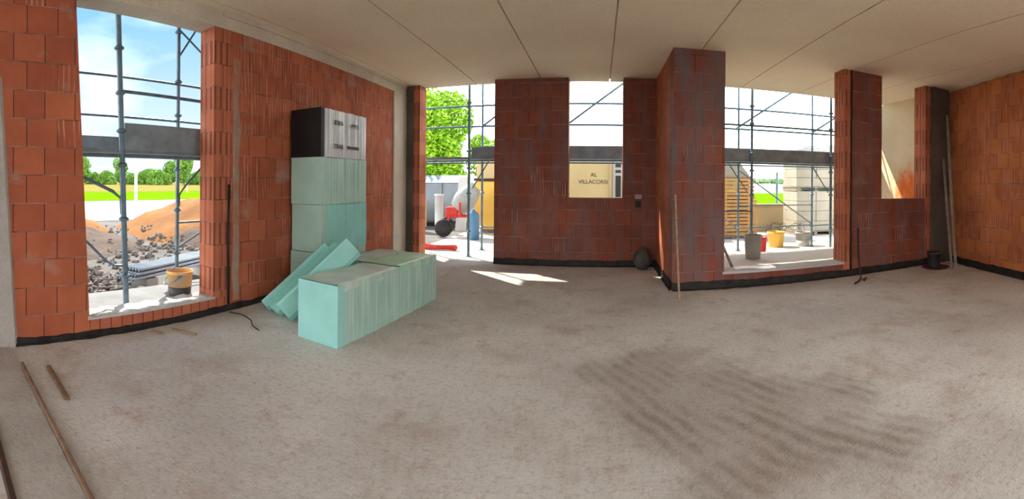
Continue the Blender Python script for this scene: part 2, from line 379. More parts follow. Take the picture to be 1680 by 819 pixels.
# sill slab running out to the scaffold
bm = NB()
hexa(bm, [(XL-1.0, .6, -.16), (XL-.25, .6, -.16), (XL-.25, 3.9, -.16), (XL-1.0, 3.9, -.16), (XL-1.0, .6, .125), (XL-.25, .6, .125), (XL-.25, 3.9, .125), (XL-1.0, 3.9, .125)])
struct('trim_4', bm, M['slab'])
bm = NB()
n = 24; top = []
for j, x in enumerate((XL-.26, XL-.13, XL+.005)):
    top.append([bm.verts.new((x, 1.44+i*(2.92-1.44)/n, .188+.008*math.sin(i*1.7+j)+R.uniform(-.005, .005))) for i in range(n+1)])
botv = [[bm.verts.new((v.co.x, v.co.y, .162)) for v in row] for row in (top[0], top[2])]
for a, b in zip(top, top[1:]):
    for i in range(n): bm.faces.new((a[i], b[i], b[i+1], a[i+1]))
for i in range(n):
    bm.faces.new((top[2][i], botv[1][i], botv[1][i+1], top[2][i+1])); bm.faces.new((top[0][i+1], botv[0][i+1], botv[0][i], top[0][i]))
struct('trim_5', bm, M['sill'])
# ring beam, concrete pilasters
bm = NB(); box(bm, (XL-.27, YBACK, 3.15), (XL+.012, 7.5, H)); box(bm, (XL, 3.0, 3.285), (XL+.03, 7.5, H)); struct('trim_6', bm, M['concrete_pale'])
bm = NB(); box(bm, (XL-.25, 7.0, 0), (XL+.02, 7.5, 3.15)); box(bm, (XL, 6.97, 0), (XL+.03, 7.0, 3.15)); struct('trim_7', bm, M['concrete_pale'])
bm = NB(); hexa(bm, [(XL, .30, 0), (XL+.05, .30, 0), (XL+.05, .75, 0), (XL, .78, 0), (XL, .30, 2.35), (XL+.03, .30, 2.35), (XL+.03, .60, 2.35), (XL, .63, 2.35)]); struct('trim_8', bm, M['concrete'])
# front wall with door opening and high window
DX0, DX1, WX0, WX1, ZS = -3.36, -1.885, -.547, .418, 1.21
bm = NB()
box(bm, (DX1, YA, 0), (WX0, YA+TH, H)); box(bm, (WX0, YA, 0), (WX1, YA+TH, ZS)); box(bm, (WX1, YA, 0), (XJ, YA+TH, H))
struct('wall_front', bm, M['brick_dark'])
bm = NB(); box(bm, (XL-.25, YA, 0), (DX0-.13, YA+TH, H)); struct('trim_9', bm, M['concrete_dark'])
bm = NB(); box(bm, (DX0-.13, YA, 0), (DX0, YA+TH, H)); struct('trim_10', bm, M['brick_jamb'])
# jog and facade wall
bm = NB(); box(bm, (XJ, YB+TH, 0), (XJ+.30, YA+TH, H)); struct('wall_side', bm, mat_brick('clay_brick_of_the_return', c1=(.46, .15, .075), c2=(.36, .11, .055), ribs=.15, smear=.3))
A1, A2, B2, B4 = 1.741, 3.707, 4.475, 5.50
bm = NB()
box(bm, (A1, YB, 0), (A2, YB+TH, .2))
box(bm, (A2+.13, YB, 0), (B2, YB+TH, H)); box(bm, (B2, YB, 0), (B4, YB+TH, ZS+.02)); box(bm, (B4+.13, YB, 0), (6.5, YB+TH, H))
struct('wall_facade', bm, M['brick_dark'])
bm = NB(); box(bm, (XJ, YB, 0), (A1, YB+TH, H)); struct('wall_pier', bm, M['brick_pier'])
bm = NB(); box(bm, (A2, YB, .2), (A2+.13, YB+TH, H)); box(bm, (A2, YB, 0), (A2+.13, YB+TH, .2)); struct('trim_11', bm, M['brick_jamb'])
bm = NB(); box(bm, (B4, YB, 0), (B4+.13, YB+TH, H)); struct('trim_12', bm, M['brick_jamb'])
# dark concrete pilaster in the right corner
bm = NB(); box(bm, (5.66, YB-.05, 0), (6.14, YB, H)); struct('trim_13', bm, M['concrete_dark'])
# right wall (slanted) built along its own axis
bm = NB()
for yb0, ye in ((.6, YB), (-2.5, -2.1), (YBACK, -4.6)):  # gaps behind the camera are unseen openings, added for fill light
    hexa(bm, [(xr(yb0), yb0, 0), (xr(yb0)+.3, yb0, 0), (xr(ye)+.3, ye, 0), (xr(ye), ye, 0), (xr(yb0), yb0, H-.02), (xr(yb0)+.3, yb0, H-.02), (xr(ye)+.3, ye, H-.02), (xr(ye), ye, H-.02)])
M['brick_warm'] = mat_brick('ribbed_warm_brick', c1=(.60, .21, .075), c2=(.44, .13, .05), ribs=.6, smear=.15)
struct('wall_right', bm, M['brick_warm'])
bm = NB()
prev = None
for i in range(41):
    y = YB-i*(YB-1.0)/40; x = xr(y)
    q = [bm.verts.new((x-.018-R.uniform(0, .012), y, H-.045-R.uniform(0, .02))), bm.verts.new((x-.012, y, H)), ]
    if prev: bm.faces.new((prev[0], q[0], q[1], prev[1]))
    prev = q
struct('trim_14', bm, M['concrete_pale'])
# unseen back of the room; its opening behind the camera is added for fill light
bm = NB()
BO = [(-2.2, -.4)]
xs = [-3.92]+[v for o in BO for v in o]+[4.2]
for i in range(0, len(xs), 2): box(bm, (xs[i], YBACK-.3, 0), (xs[i+1], YBACK, H))
for a, b in BO: box(bm, (a, YBACK-.3, 0), (b, YBACK, .15))
struct('wall_back', bm, M['brick'])
# loggia end wall seen through the high right window
bm = NB(); box(bm, (6.12, YB+TH, 0), (6.42, 9.2, H)); struct('wall_loggia', bm, M['stained'])
bm = NB(); box(bm, (XL-.25, YBACK-.3, H+.22), (XL, 7.8, 5.2)); struct('wall_added_upper', bm, M['brick'])  # unseen upper wall, added to carry the sun-blocking slab
bm = NB(); box(bm, (-6.3, YBACK-.3, 4.43), (XL-.25, 7.8, 4.58)); struct('ceiling_sun_block', bm, M['concrete'])  # unseen slab, added and sized to keep sun out of the left window
# ceiling panels
bm = NB()
gaps = [-3.52, -2.29, -1.05, .18, 1.40, 2.66, 3.88, 5.10, 6.32]
edges = [-4.0]+gaps+[6.6]
for a, b in zip(edges, edges[1:]):
    box(bm, (a+.009, YBACK-.4, H), (b-.009, 7.82, H+.22))
box(bm, (-4.0, YBACK-.4, H+.05), (6.6, 7.80, H+.2))
struct('ceiling', bm, M['ceiling'])
# floor with the strip of the removed partition
bm = NB()
box(bm, (-3.95, YBACK-.3, -.25), (6.5, 7.8, 0)); struct('floor', bm, M['floor'])
bm = NB(); box(bm, (XL, .38, 0), (1.5, .70, .012)); struct('trim_15', bm, M['concrete'])
bm = NB(); box(bm, (XJ+.30, YB+TH, -.1), (6.12, 7.95, .12)); struct('trim_16', bm, M['yard'])
bm = NB(); box(bm, (A1-.02, YB-.004, .2), (A2+.02, YB+TH+.01, .235)); struct('trim_17', bm, M['sill'])

# mortar band beside the chase in the left wall
bm = NB(); prev = None
for i in range(41):
    z = .10+2.75*i/40; a_ = 3.17+.02*noise.noise(Vector((z*3, 1, 0))); b_ = 3.27+.035*noise.noise(Vector((z*2.3, 7, 0)))
    q = [bm.verts.new((XL+.0005, a_, z)), bm.verts.new((XL+.007, a_+.015, z)), bm.verts.new((XL+.007, b_-.015, z)), bm.verts.new((XL+.0005, b_, z))]
    if prev:
        for k in range(3): bm.faces.new((prev[k], q[k], q[k+1], prev[k+1]))
    prev = q
struct('trim_18', bm, mat_concrete('mortar_on_brick', (.36, .28, .23), (.38, .17, .10), 5.0, .9, .4, 30))

# black bitumen strip along the wall feet
def membrane(name, p0, p1, side, h=.10, skip=()):
    bm = NB(); p0 = Vector(p0); p1 = Vector(p1); L = (p1-p0).length; d = (p1-p0)/L; nrm = Vector(side)
    n = max(4, int(L/.05)); prev = None
    for i in range(n+1):
        p = p0+d*L*i/n; hh = h+.012*noise.noise(Vector((i*.23, h*40, 1)))+R.uniform(-.005, .005); t_ = .012+R.uniform(0, .005); b_ = .035+.02*noise.noise(Vector((i*.31, 5, h*9)))+R.uniform(0, .01)
        q = [bm.verts.new(p+nrm*b_+Vector((0, 0, .004))), bm.verts.new(p+nrm*t_+Vector((0, 0, .025))), bm.verts.new(p+nrm*t_+Vector((0, 0, hh))), bm.verts.new(p+nrm*.001+Vector((0, 0, hh+.004)))]
        if prev:
            for k in range(3): bm.faces.new((prev[k], q[k], q[k+1], prev[k+1]))
        prev = q
    return struct(name, bm, M['membrane'])
membrane('baseboard_left', (XL, .74, 0), (XL, 7.0, 0), (1, 0, 0), .06)
membrane('baseboard_front', (DX1, YA, 0), (XJ, YA, 0), (0, -1, 0), .11)
membrane('baseboard_side', (XJ, YA, 0), (XJ, YB, 0), (-1, 0, 0), .12)
membrane('baseboard_facade', (XJ, YB, 0), (XR0-.02, YB, 0), (0, -1, 0), .11)
membrane('baseboard_right', (XR0, YB, 0), (xr(.5), .5, 0), (-1, 0, 0), .12)

# ------------------------------------------------------------------ outside ground
bm = NB(); box(bm, (-40, YBACK-40, -.6), (XL-.25, 60, -.16)); struct('ground', bm, M['ground'])
bm = NB(); box(bm, (XL-.25, 7.8, -.5), (40, 13.2, -.0)); struct('ground_yard', bm, M['yard'])
bm = NB(); box(bm, (XL-.25, -60, -.5), (40, YBACK-.3, -.02)); struct('ground_rear', bm, M['ground'])
bm = NB(); box(bm, (XL-.25, 13.2, -.5), (140, 30, -.03)); struct('ground_verge', bm, M['field_green'])
bm = NB(); hexa(bm, [(-40, -10, -.16), (-15.5, -10, -.16), (-15.5, 70, -.16), (-40, 70, -.16), (-40, -10, -.12), (-15.5, -10, -.12), (-15.5, 70, -.12), (-40, 70, -.12)]); struct('road', bm, M['road'])
bm = NB(); box(bm, (-55, -60, -.6), (-31, 160, -.08)); struct('field_near', bm, M['field_green'])
bm = NB(); box(bm, (-260, -120, -.6), (-55, 260, -.05)); struct('field_dry', bm, M['field_dry'])
bm = NB(); box(bm, (-31, 60, -.6), (260, 260, -.06)); box(bm, (-31, 30, -.6), (260, 60, -.07)); struct('field_far', bm, M['field_green'])

# ------------------------------------------------------------------ insulation packs
def pack(name, label, group, loc, rotz, W=.48, L=1.04, Hh=.56, n=10, mats=None, end=None, topm=None, film=False):
    """boards stand on edge side by side along local +Y; origin: near right bottom corner"""
    t = thing(name, label, 'insulation pack', loc, rotz, group)
    mats = mats or M['teal_film']
    s = L/n
    for i in range(n):
        bm = NB(); j = R.uniform(-.004, .004); k = R.uniform(-.004, .003)
        box(bm, (-W-j, i*s+.0012, 0), (0+j, (i+1)*s-.0012, Hh+k))
        o = obj('board', bm, end if (i == 0 and end) else mats, t, bevel=.004)
    if topm:
        bm = NB(); nx, ny = 8, 18; g = []
        for a in range(ny+1):
            g.append([bm.verts.new((-W+.005+(W-.01)*b/nx, .01+(L-.02)*a/ny, Hh+.009+.006*math.sin(a*1.3+b*.9)*R.random())) for b in range(nx+1)])
        for a in range(ny):
            for b in range(nx): bm.faces.new((g[a][b], g[a][b+1], g[a+1][b+1], g[a+1][b]))
        # hem down the sides
        for row, dx in (([r[0] for r in g], -.008), ([r[-1] for r in g], .008)):
            low = [bm.verts.new((v.co.x+dx, v.co.y, Hh-.05-.02*R.random())) for v in row]
            for a in range(ny): bm.faces.new((row[a], row[a+1], low[a+1], low[a]))
        o = obj('film_cover', bm, topm, t, smooth=True)
        o['label'] = 'crinkled film over the top'
    return t
GP = 'wrapped packs of turquoise insulation boards'
STX, STY = -3.13, 4.10
labs = ['turquoise insulation pack at the bottom of the tall stack by the left wall', 'turquoise insulation pack second from the floor in the tall stack',
        'pale green insulation pack directly under the black-ended pack of the stack']
for i in range(3):
    pack('insulation_pack', labs[i], GP, (STX+R.uniform(-.012, .012), STY+R.uniform(-.015, .015), i*.588), 0, W=.48, L=1.05, Hh=.584, mats=M['teal_film'] if i != 1 else M['teal'], end=M['teal_film'])
tp = pack('insulation_pack', 'insulation pack with black end and grey printed film, topmost of the stack', GP, (STX, STY-.005, 3*.588), 0, W=.485, L=1.05, Hh=.60, mats=M['grey_film'], end=M['black_film'], n=14)
def text_mesh(s, size, ext=.002):
    c = bpy.data.curves.new('lettering', 'FONT'); c.body = s; c.size = size; c.extrude = ext; c.align_x = 'CENTER'; c.align_y = 'CENTER'
    o = bpy.data.objects.new('lettering', c); COL.objects.link(o)
    me = bpy.data.meshes.new_from_object(o.evaluated_get(bpy.context.evaluated_depsgraph_get()))
    bpy.data.objects.remove(o); bpy.data.curves.remove(c)
    return me
def lettering(s, size, mat, parent, loc, rot, name='printed_lettering'):
    me = text_mesh(s, size); me.materials.append(mat); o = bpy.data.objects.new(name, me); COL.objects.link(o)
    o.parent = parent; o.location = loc; o.rotation_euler = rot
    return o
for s, y, z in (('IDEN', .36, .44), ('PPTS', .74, .43), ('TRAR', .36, .14)):
    lettering(s, .085, M['ink'], tp, (.010, y, z), (PI/2, 0, PI/2))
bm = NB(); box(bm, (.004, .56, .125), (.011, .84, .165)); obj('printed_bar', bm, M['ink'], tp)
# packs lying on the floor
ra = math.atan2(-.14, 1.89)
d = Vector((.0739, .9973, 0))
p0 = Vector((-2.125, 3.03, 0))
pack('insulation_pack', 'turquoise insulation pack lying nearest on the floor, clean turquoise end in view', GP, p0, ra, W=.475, L=1.03, Hh=.545, mats=M['teal_film'], end=M['teal'], topm=M['teal_top'])
pack('insulation_pack', 'insulation pack with green printed film on top, behind the nearest floor pack', GP, p0+d*1.04, ra, W=.475, L=.90, Hh=.55, n=9, mats=M['teal_film'], topm=M['green_top'])
pack('insulation_pack', 'dusty insulation pack on the floor between the green-topped pack and the stack', GP, p0+d*1.10+Vector((-.50, .06, 0)), ra, W=.42, L=.95, Hh=.53, n=9, mats=M['teal_film'], topm=M['teal_top'])
# loose boards leaning back against the stack: ridged turquoise bars
ax = Vector((.40, .58, .60)).normalized()
wd = Vector((1, .03, -.05)); wd = (wd-ax*wd.dot(ax)).normalized()
nr = wd.cross(ax).normalized()
if nr.y > 0: nr = -nr
LB = .99
bars = [(0.0, .125, .085, 'leftmost narrow ridged turquoise board of the bundle leaning on the stack', .00),
        (.13, .125, .085, 'second ridged turquoise board from the left in the leaning bundle', .015),
        (.26, .125, .095, 'third ridged turquoise board from the left in the leaning bundle', -.01),
        (.39, .20, .15, 'widest turquoise board at the right of the leaning bundle, beside the floor pack', .02)]
base0 = Vector((-3.44, 3.42, .012))
for i, (w0, wid, ridge, lb, dl) in enumerate(bars):
    bm = NB()
    lift = Vector((0, 0, 0))
    if i == 3: prof = [(0, .0), (wid*.30, ridge), (wid*.45, ridge*.95), (wid-.004, .01), (wid-.004, -.06), (0, -.06)]
    else: prof = [(0, .0), (wid*.55, ridge), (wid-.004, .012), (wid-.004, -.07), (0, -.07)]
    poly = [base0+nr*0.0+wd*(w0+a)+nr*b+ax*dl for a, b in prof]
    L_ = LB+(0.03 if i == 3 else 0)+R.uniform(-.02, .02)
    prism(bm, poly, ax*L_)
    # lift so that the lowest corner rests on the floor
    mz = min(v.co.z for v in bm.verts)
    for v in bm.verts: v.co.z -= mz-.002
    tag(obj('insulation_board', bm, M['teal'], bevel=.003), lb, 'insulation board', 'loose ridged boards leaning on the stack')

# ------------------------------------------------------------------ scaffolds
def rosette(bm, p, r=.055):
    x, y, z = p
    lathe(bm, [(.026, -.03), (r*.7, -.02), (r, -.006), (r, .006), (r*.7, .02), (.026, .03)], 12, p)
def standard(par, x, y, z0, z1, lean=(0, 0), r=.0245, ros=()):
    bm = NB()
    tube(bm, [(x, y, z0), (x+lean[0], y+lean[1], z1)], r, 12)
    o = obj('standard', bm, M['steel'], par, smooth=False)
    bm = NB(); lathe(bm, [(.07, 0), (.07, .008), (.03, .012), (.03, .06)], 12, (x, y, z0-.0)); obj('base_plate', bm, M['steel'], o)
    for z in ros:
        bm = NB(); f = (z-z0)/(z1-z0); rosette(bm, (x+lean[0]*f, y+lean[1]*f, z)); obj('coupler', bm, M['steel'], o)
    return o
def bar(par, name, a, b, r=.0165, mat=None, n=8):
    bm = NB(); tube(bm, [a, b], r, n); return obj(name, bm, mat or M['steel'], par)
def bent(par, name, pts, r=.016):
    bm = NB(); tube(bm, pts, r, 8); return obj(name, bm, M['steel'], par)
# left scaffold
sl = thing('scaffold', 'grey tube scaffold with decks standing outside the large left window', 'scaffold', (0, 0, 0))
XI, XO = -4.06, -5.02
zr = (.45, 1.05, 1.62, 1.98, 2.38, 2.85, 3.55)
standard(sl, XI, 2.03, .125, 4.6, (0, -.16), .031, zr)
standard(sl, XO, 3.30, -.16, 4.6, (0, .02), .027, zr)
standard(sl, XI, 3.9, .125, 4.6, (0, 0), .0245, zr); standard(sl, XO, 1.0, -.16, 4.6, (0, 0), .0245, zr)
standard(sl, XI, .15, .125, 4.6, (0, 0), .0245, zr); standard(sl, XO, 5.2, -.16, 4.6, (0, 0), .0245, zr)
for z in (2.28, 2.80): bar(sl, 'guard_rail', (XO, -2, z), (XO, 5.6, z+.02), .0165)
bar(sl, 'ledger', (XI, 1.98, 2.40), (XI, 5.6, 2.38), .019)
bar(sl, 'ledger', (XI, .15, 1.72), (XI, 5.6, 1.72), .019)
for y0, y1, zz in ((-2, 1.02, 1.80), (1.04, 3.28, 1.80), (3.30, 5.6, 1.80)):
    for k in range(3):
        bm = NB(); x0 = XI-.06-k*.30; box(bm, (x0-.29, y0, zz-.045), (x0, y1, zz)); obj('deck_plank', bm, M['deck'], sl)
bm = NB(); box(bm, (XO+.03, -2, 1.80), (XO+.055, 5.6, 2.02)); obj('toe_board', bm, M['deck'], sl)
bm = NB(); box(bm, (XI-.06, 2.02, 1.78), (XI-.035, 5.6, 2.075)); obj('toe_board', bm, M['deck'], sl)
for k in range(3):
    bm = NB(); x0 = XI-.06-k*.30; box(bm, (x0-.29, -2, 3.98), (x0, 5.6, 4.03)); obj('deck_plank', bm, M['deck'], sl)  # unseen upper deck, added to block sun above the left window
bar(sl, 'brace', (XO+.03, 3.30, 3.58), (XO+.03, 5.2, 2.3), .014)
bar(sl, 'brace', (XO, 3.32, 3.2), (XO+.1, 3.75, 3.9), .014)
bent(sl, 'bracket', [(XI-.02, .95, 1.76), (XI-.02, 1.88, 1.34), (XI-.02, 1.97, 1.27), (XI-.02, 1.98, 1.10)], .018)
bent(sl, 'brace', [(XI-.03, 1.05, 1.35), (XI-.03, 1.80, .62), (XI-.03, 1.90, .56), (XI-.02, 2.0, .55)], .014)
bent(sl, 'bracket', [(XO+.02, 3.80, 1.74), (XO+.02, 3.42, 1.38), (XO+.01, 3.33, 1.26), (XO+.01, 3.33, 1.1)], .016)
bar(sl, 'ledger', (XO, 3.3, .87), (XO, 5.2, .87), .016)
bar(sl, 'brace', (XO+.02, 3.3, .52), (XO+.02, 4.2, .95), .014)
# front scaffold
sf = thing('scaffold', 'long grey tube scaffold with decks outside the doorway and facade windows', 'scaffold', (0, 0, 0))
YI, YO = 8.06, 8.96
bays = [-4.37, -2.52, -.67, 1.18, 3.03, 4.88, 6.73]
for x in bays:
    standard(sf, x-.02, YI, .0, 4.5, (0, 0), .028, (.5, 1.25, 1.75, 2.1, 2.70, 3.05))
    standard(sf, x+.0, YO, .0, 4.5, (0, 0), .0255, (.5, 1.25, 2.1, 2.70, 3.15))
for a, b in zip(bays, bays[1:]):
    for z in (2.70, 3.15): bar(sf, 'guard_rail', (a, YO, z), (b, YO, z), .0225)
    if a > 1 or a < -2.6: pass
    bar(sf, 'guard_rail', (a, YI, 2.66), (b, YI, 2.66), .021) if a > 0 else None
    bar(sf, 'ledger', (a, YI, 1.90), (b, YI, 1.90), .018); bar(sf, 'ledger', (a, YO, 1.90), (b, YO, 1.90), .018)
    for k in range(3):
        bm = NB(); y0 = YI+.04+k*.285; box(bm, (a+.01, y0, 1.93), (b-.01, y0+.275, 1.98)); obj('deck_plank', bm, M['deck'], sf)
        bm = NB(); box(bm, (a+.01, y0, 3.96), (b-.01, y0+.275, 4.01)); obj('deck_plank', bm, M['deck'], sf)  # unseen upper deck, added to block sun and narrow the floor patch
    if a > -2.6:
        bm = NB(); box(bm, (a+.02, YI+.035, 1.98), (b-.02, YI+.058, 2.20 if a > 0 else 2.17)); obj('toe_board', bm, M['deck'], sf)
        bm = NB(); box(bm, (a+.02, YO-.06, 1.98), (b-.02, YO-.04, 2.26)); obj('toe_board', bm, M['deck'], sf)
for a in (-2.52, 3.03, 4.88):
    bar(sf, 'ledger', (a, YO, .50), (a+1.85, YO, .52), .0155)
bar(sf, 'ledger', (1.18, YO, .50), (3.03, YO, .50), .0155); bar(sf, 'ledger', (1.18, YI, .95), (3.03, YI, .93), .0155)
bar(sf, 'ledger', (1.18, YI, .42), (3.03, YI, .44), .0155); bar(sf, 'ledger', (3.03, YO, 1.0), (4.88, YO, 1.0), .012)
bar(sf, 'ledger', (4.6, YO, 1.37), (6.73, YO, 1.37), .018)
for x0, z0, x1, z1 in ((-.67, 2.72, 1.18, 4.1), (2.99, 2.72, 4.88, 4.0), (4.88, 2.72, 6.73, 3.9), (-2.5, 2.72, -.67, 4.05)):
    bar(sf, 'brace', (x0, YO+.02, z0), (x1, YO+.02, z1), .0235)
bar(sf, 'brace', (3.03, YO+.02, 1.80), (4.88, YO+.02, .55), .0135)
bar(sf, 'brace', (1.18, YO+.02, 1.75), (3.03, YO+.02, .5), .0135)
for x in (2.99, -2.52, 4.88):
    bar(sf, 'bracket', (x-.45, YI+.1, 1.90), (x-.02, YI+.1, 1.30), .013) if x > 0 else bar(sf, 'bracket', (x+.36, YI+.1, 1.90), (x+.02, YI+.1, 1.35), .013)
bar(sf, 'bracket', (2.6, YI+.5, 1.90), (2.40, YI+.5, 1.45), .013)

# ------------------------------------------------------------------ interior small things
def stick(name, a, b, w, t_, mat, label, cat, group=None):
    bm = NB(); a = Vector(a); b = Vector(b); dd = (b-a).normalized(); u, v = frame_of(dd)
    p = [a+u*w*s1+v*t_*s2 for s1, s2 in ((-.5, -.5), (.5, -.5), (.5, .5), (-.5, .5))]
    q = [x+(b-a)*.5+u*R.uniform(-.006, .006)+v*R.uniform(-.004, .004) for x in p]; e = [x+(b-a) for x in p]
    va, vq, ve = [[bm.verts.new(x) for x in s] for s in (p, q, e)]
    bm.faces.new(va[::-1]); bm.faces.new(ve)
    for r0, r1 in ((va, vq), (vq, ve)):
        for k in range(4): bm.faces.new((r0[k], r0[(k+1) % 4], r1[(k+1) % 4], r1[k]))
    return tag(obj(name, bm, mat, bevel=.002), label, cat, group)
stick('wooden_batten', (.985, 5.13, .02), (1.03, 5.70, 1.32), .042, .022, M['wood'], 'thin wooden batten leaning on the near brick pier beside the facade window', 'batten')
stick('wooden_pole', (5.52, 4.98, .02), (5.96, 5.62, 2.82), .038, .038, M['wood_grey'], 'taller grey pole leaning into the right corner', 'pole')
stick('wooden_pole', (5.50, 5.06, .02), (5.86, 5.62, 1.98), .034, .034, M['wood_grey'], 'shorter grey pole leaning in the right corner beside the taller one', 'pole')
stick('wooden_batten', (-3.17, .915, .012), (-2.66, .90, .012), .035, .02, M['wood_brown'], 'short brown batten lying near the floor strip at the left', 'batten')
stick('wooden_batten', (-3.25, .725, .022), (-1.2, .705, .022), .022, .024, M['wood_brown'], 'long brown batten along the edge of the concrete floor strip', 'batten')
stick('wooden_batten', (-3.3, .375, .02), (-1.2, .375, .02), .03, .024, M['rust'], 'dark strip lying along the near edge of the concrete floor strip', 'batten')
stick('wooden_batten', (-3.50, 2.25, .010), (-3.24, 2.36, .010), .03, .012, M['wood'], 'pale wood splinter on the floor below the large left window', 'wood scrap')
stick('wooden_batten', (-3.55, 2.04, .008), (-3.45, 2.12, .008), .03, .01, M['wood'], 'small pale wood chip beside the black strip under the left window', 'wood scrap')
# rebar bar with bent foot by the pier, plus conduits
def wire(name, pts, r, mat, label, cat, group=None, n=8):
    bm = NB(); tube(bm, pts, r, n); return tag(obj(name, bm, mat, smooth=True), label, cat, group)
wire('steel_bar', [(3.93, 5.66, .78), (3.90, 5.60, .4), (3.87, 5.50, .05), (3.86, 5.46, .02), (3.70, 5.30, .015), (3.56, 5.20, .014)], .013, M['rust'], 'rusty bent bar standing against the far brick pier, foot bent left', 'steel bar')
wire('steel_bar', [(3.94, 5.44, .014), (3.84, 5.34, .014), (3.79, 5.28, .016)], .014, M['rust'], 'short rusty bar lying on the floor at the foot of the far pier', 'steel bar')
wire('conduit', [(3.84, YB-.014, .1), (3.845, YB-.014, 1.6), (3.84, YB-.014, 3.32)], .013, M['rubber'], 'dark conduit running up the far brick pier of the facade', 'conduit')
wire('conduit', [(XL+.018, 3.10, .08), (XL+.018, 3.09, .8), (XL+.018, 3.10, 1.42)], .014, M['rubber'], 'dark conduit rising up the left wall beside the large window', 'conduit')
cp = []
for i in range(14):
    f = i/13; cp.append((-3.58+.62*f+.02*math.sin(i), 3.05+.04*math.sin(f*5)-.12*f*f, .012+.01*math.sin(f*PI)))
wire('cable', cp, .006, M['rubber'], 'black cable end curling over the floor near the leaning boards', 'cable')
# junction box on the front wall
t = thing('junction_box', 'small pale junction box with dark hole low on the front wall', 'junction box', (.69, YA, 1.17))
bm = NB(); box(bm, (-.06, -.045, .03), (.06, 0, .11)); obj('box', bm, M['bucket_grey'], t, bevel=.006)
bm = NB(); box(bm, (-.05, -.01, -.12), (.05, .002, .0)); obj('recess', bm, M['rubber'], t)
# dark sack in the alcove
bm = NB()
bmesh.ops.create_icosphere(bm, subdivisions=4, radius=1)
for v in bm.verts:
    c = v.co.copy(); nn = noise.noise(c*2.2)*.14+noise.noise(c*6)*.05
    z = max(-.92, c.z); s = 1.0 if z < .2 else 1.0-.45*(z-.2)
    v.co = Vector((c.x*.155*s*(1+nn), c.y*.14*s*(1+nn), (z+.92)*.20*(1+nn*.4)))
s_ = obj('sack', bm, M['sack'], smooth=True, loc=(.75, 7.28, 0)); tag(s_, 'dark grey sack slumped at the end of the front wall', 'sack')

def bucket(label, loc, r=.15, h=.30, mat=None, band=None, group=None, handle=True, tilt=0, fill=None):
    t = thing('bucket', label, 'bucket', loc, R.uniform(-.5, .5), group)
    mat = mat or M['bucket_grey']
    if band:
        bm = NB(); lathe(bm, [(r*.80, 0), (r*.83, h*.02), (r*.89, h*.40), (r*.885, h*.40)], 32); obj('lower_band', bm, band, t, smooth=True)
        prof = [(r*.892, h*.40), (r*.97, h*.9)]
    else: prof = [(r*.80, 0), (r*.83, h*.02), (r*.97, h*.9)]
    bm = NB(); lathe(bm, prof+[(r*1.03, h*.9), (r*1.04, h*.93), (r*.99, h*.94), (r*1.02, h), (r*.96, h), (r*.90, h*.55), (r*.86, h*.5)], 32); o = obj('body', bm, mat, t, smooth=True)
    if fill:
        bm = NB(); lathe(bm, [(r*.5, h*.80), (r*.955, h*.81), (r*.5, h*.86), (r*.05, h*.88)], 24); obj('contents', bm, fill, t, smooth=True)
    if handle:
        bm = NB(); tube(bm, [(r*1.04*math.cos(a), -.012-abs(math.sin(a))*.02-r*1.0*0, h*.9-math.sin(a)*h*.42) for a in [PI*k/14 for k in range(15)]], .005, 6)
        for v in bm.verts:
            k = math.sqrt(max(0, 1-min(1, (v.co.x/(r*1.05))**2))); v.co.y -= k*r*1.0
        obj('handle', bm, M['steel'], t, smooth=True)
    return t
M['bucket_mortar'] = mat_plain('mortar_stained_yellow_plastic', (.70, .40, .10), (.55, .42, .36), 5, .6, lo=.42, hi=.58)
bucket('mortar-stained yellow bucket with dark base on the sill of the left window', (-4.13, 2.76, .125), .155, .29, M['bucket_mortar'], M['bucket_dark'])
# bucket and tray in the right corner
bucket('dark grey bucket standing in the right corner by the concrete pilaster', (5.42, 5.42, .02), .13, .26, M['bucket_dark'], handle=False)
bm = NB(); lathe(bm, [(.20, 0), (.24, .018), (.25, .02), (.235, .012), (.19, .006)], 28, (0, 0, 0)); t = tag(obj('tray', bm, M['red_lid'], smooth=True, loc=(5.42, 5.38, .001)), 'dull red round lid on the floor under the corner bucket', 'lid')

# ------------------------------------------------------------------ loggia and yard things
ZG = .12
bucket('tall grey bucket with dark rim standing in the loggia outside the facade window', (2.76, 7.30, ZG), .165, .43, M['bucket_grey'], None, handle=False, fill=M['bucket_dark'])
bucket('red plastic bucket behind the tall grey bucket in the loggia', (3.40, 8.60, 0), .17, .34, M['red'], handle=False)
bucket('yellow bucket in the sunlit yard beyond the facade window', (4.10, 9.30, 0), .21, .36, M['yellow'], handle=False)
bucket('grey bucket in the yard in front of the cream block pallets', (4.78, 9.20, 0), .20, .34, M['bucket_grey'], M['white_paint'], handle=True)
stick('wooden_pole', (2.06, 6.30, .14), (1.80, 6.45, .78), .05, .03, M['wood_grey'], 'short dark plank leaning outside the left edge of the facade window', 'plank')
bm = NB(); g = []
for a in range(9):
    g.append([bm.verts.new((1.95+.62*b/12, 5.80+.22*a/8+.05*math.sin(b*.5), .236+.012*abs(noise.noise(Vector((a*.4, b*.35, 2))))+.002)) for b in range(13)])
for a in range(8):
    for b in range(12): bm.faces.new((g[a][b], g[a][b+1], g[a+1][b+1], g[a+1][b]))
tag(obj('plastic_sheet', bm, M['sheet_white'], smooth=True), 'scrap of white plastic sheet lying on the facade window sill', 'plastic sheet')
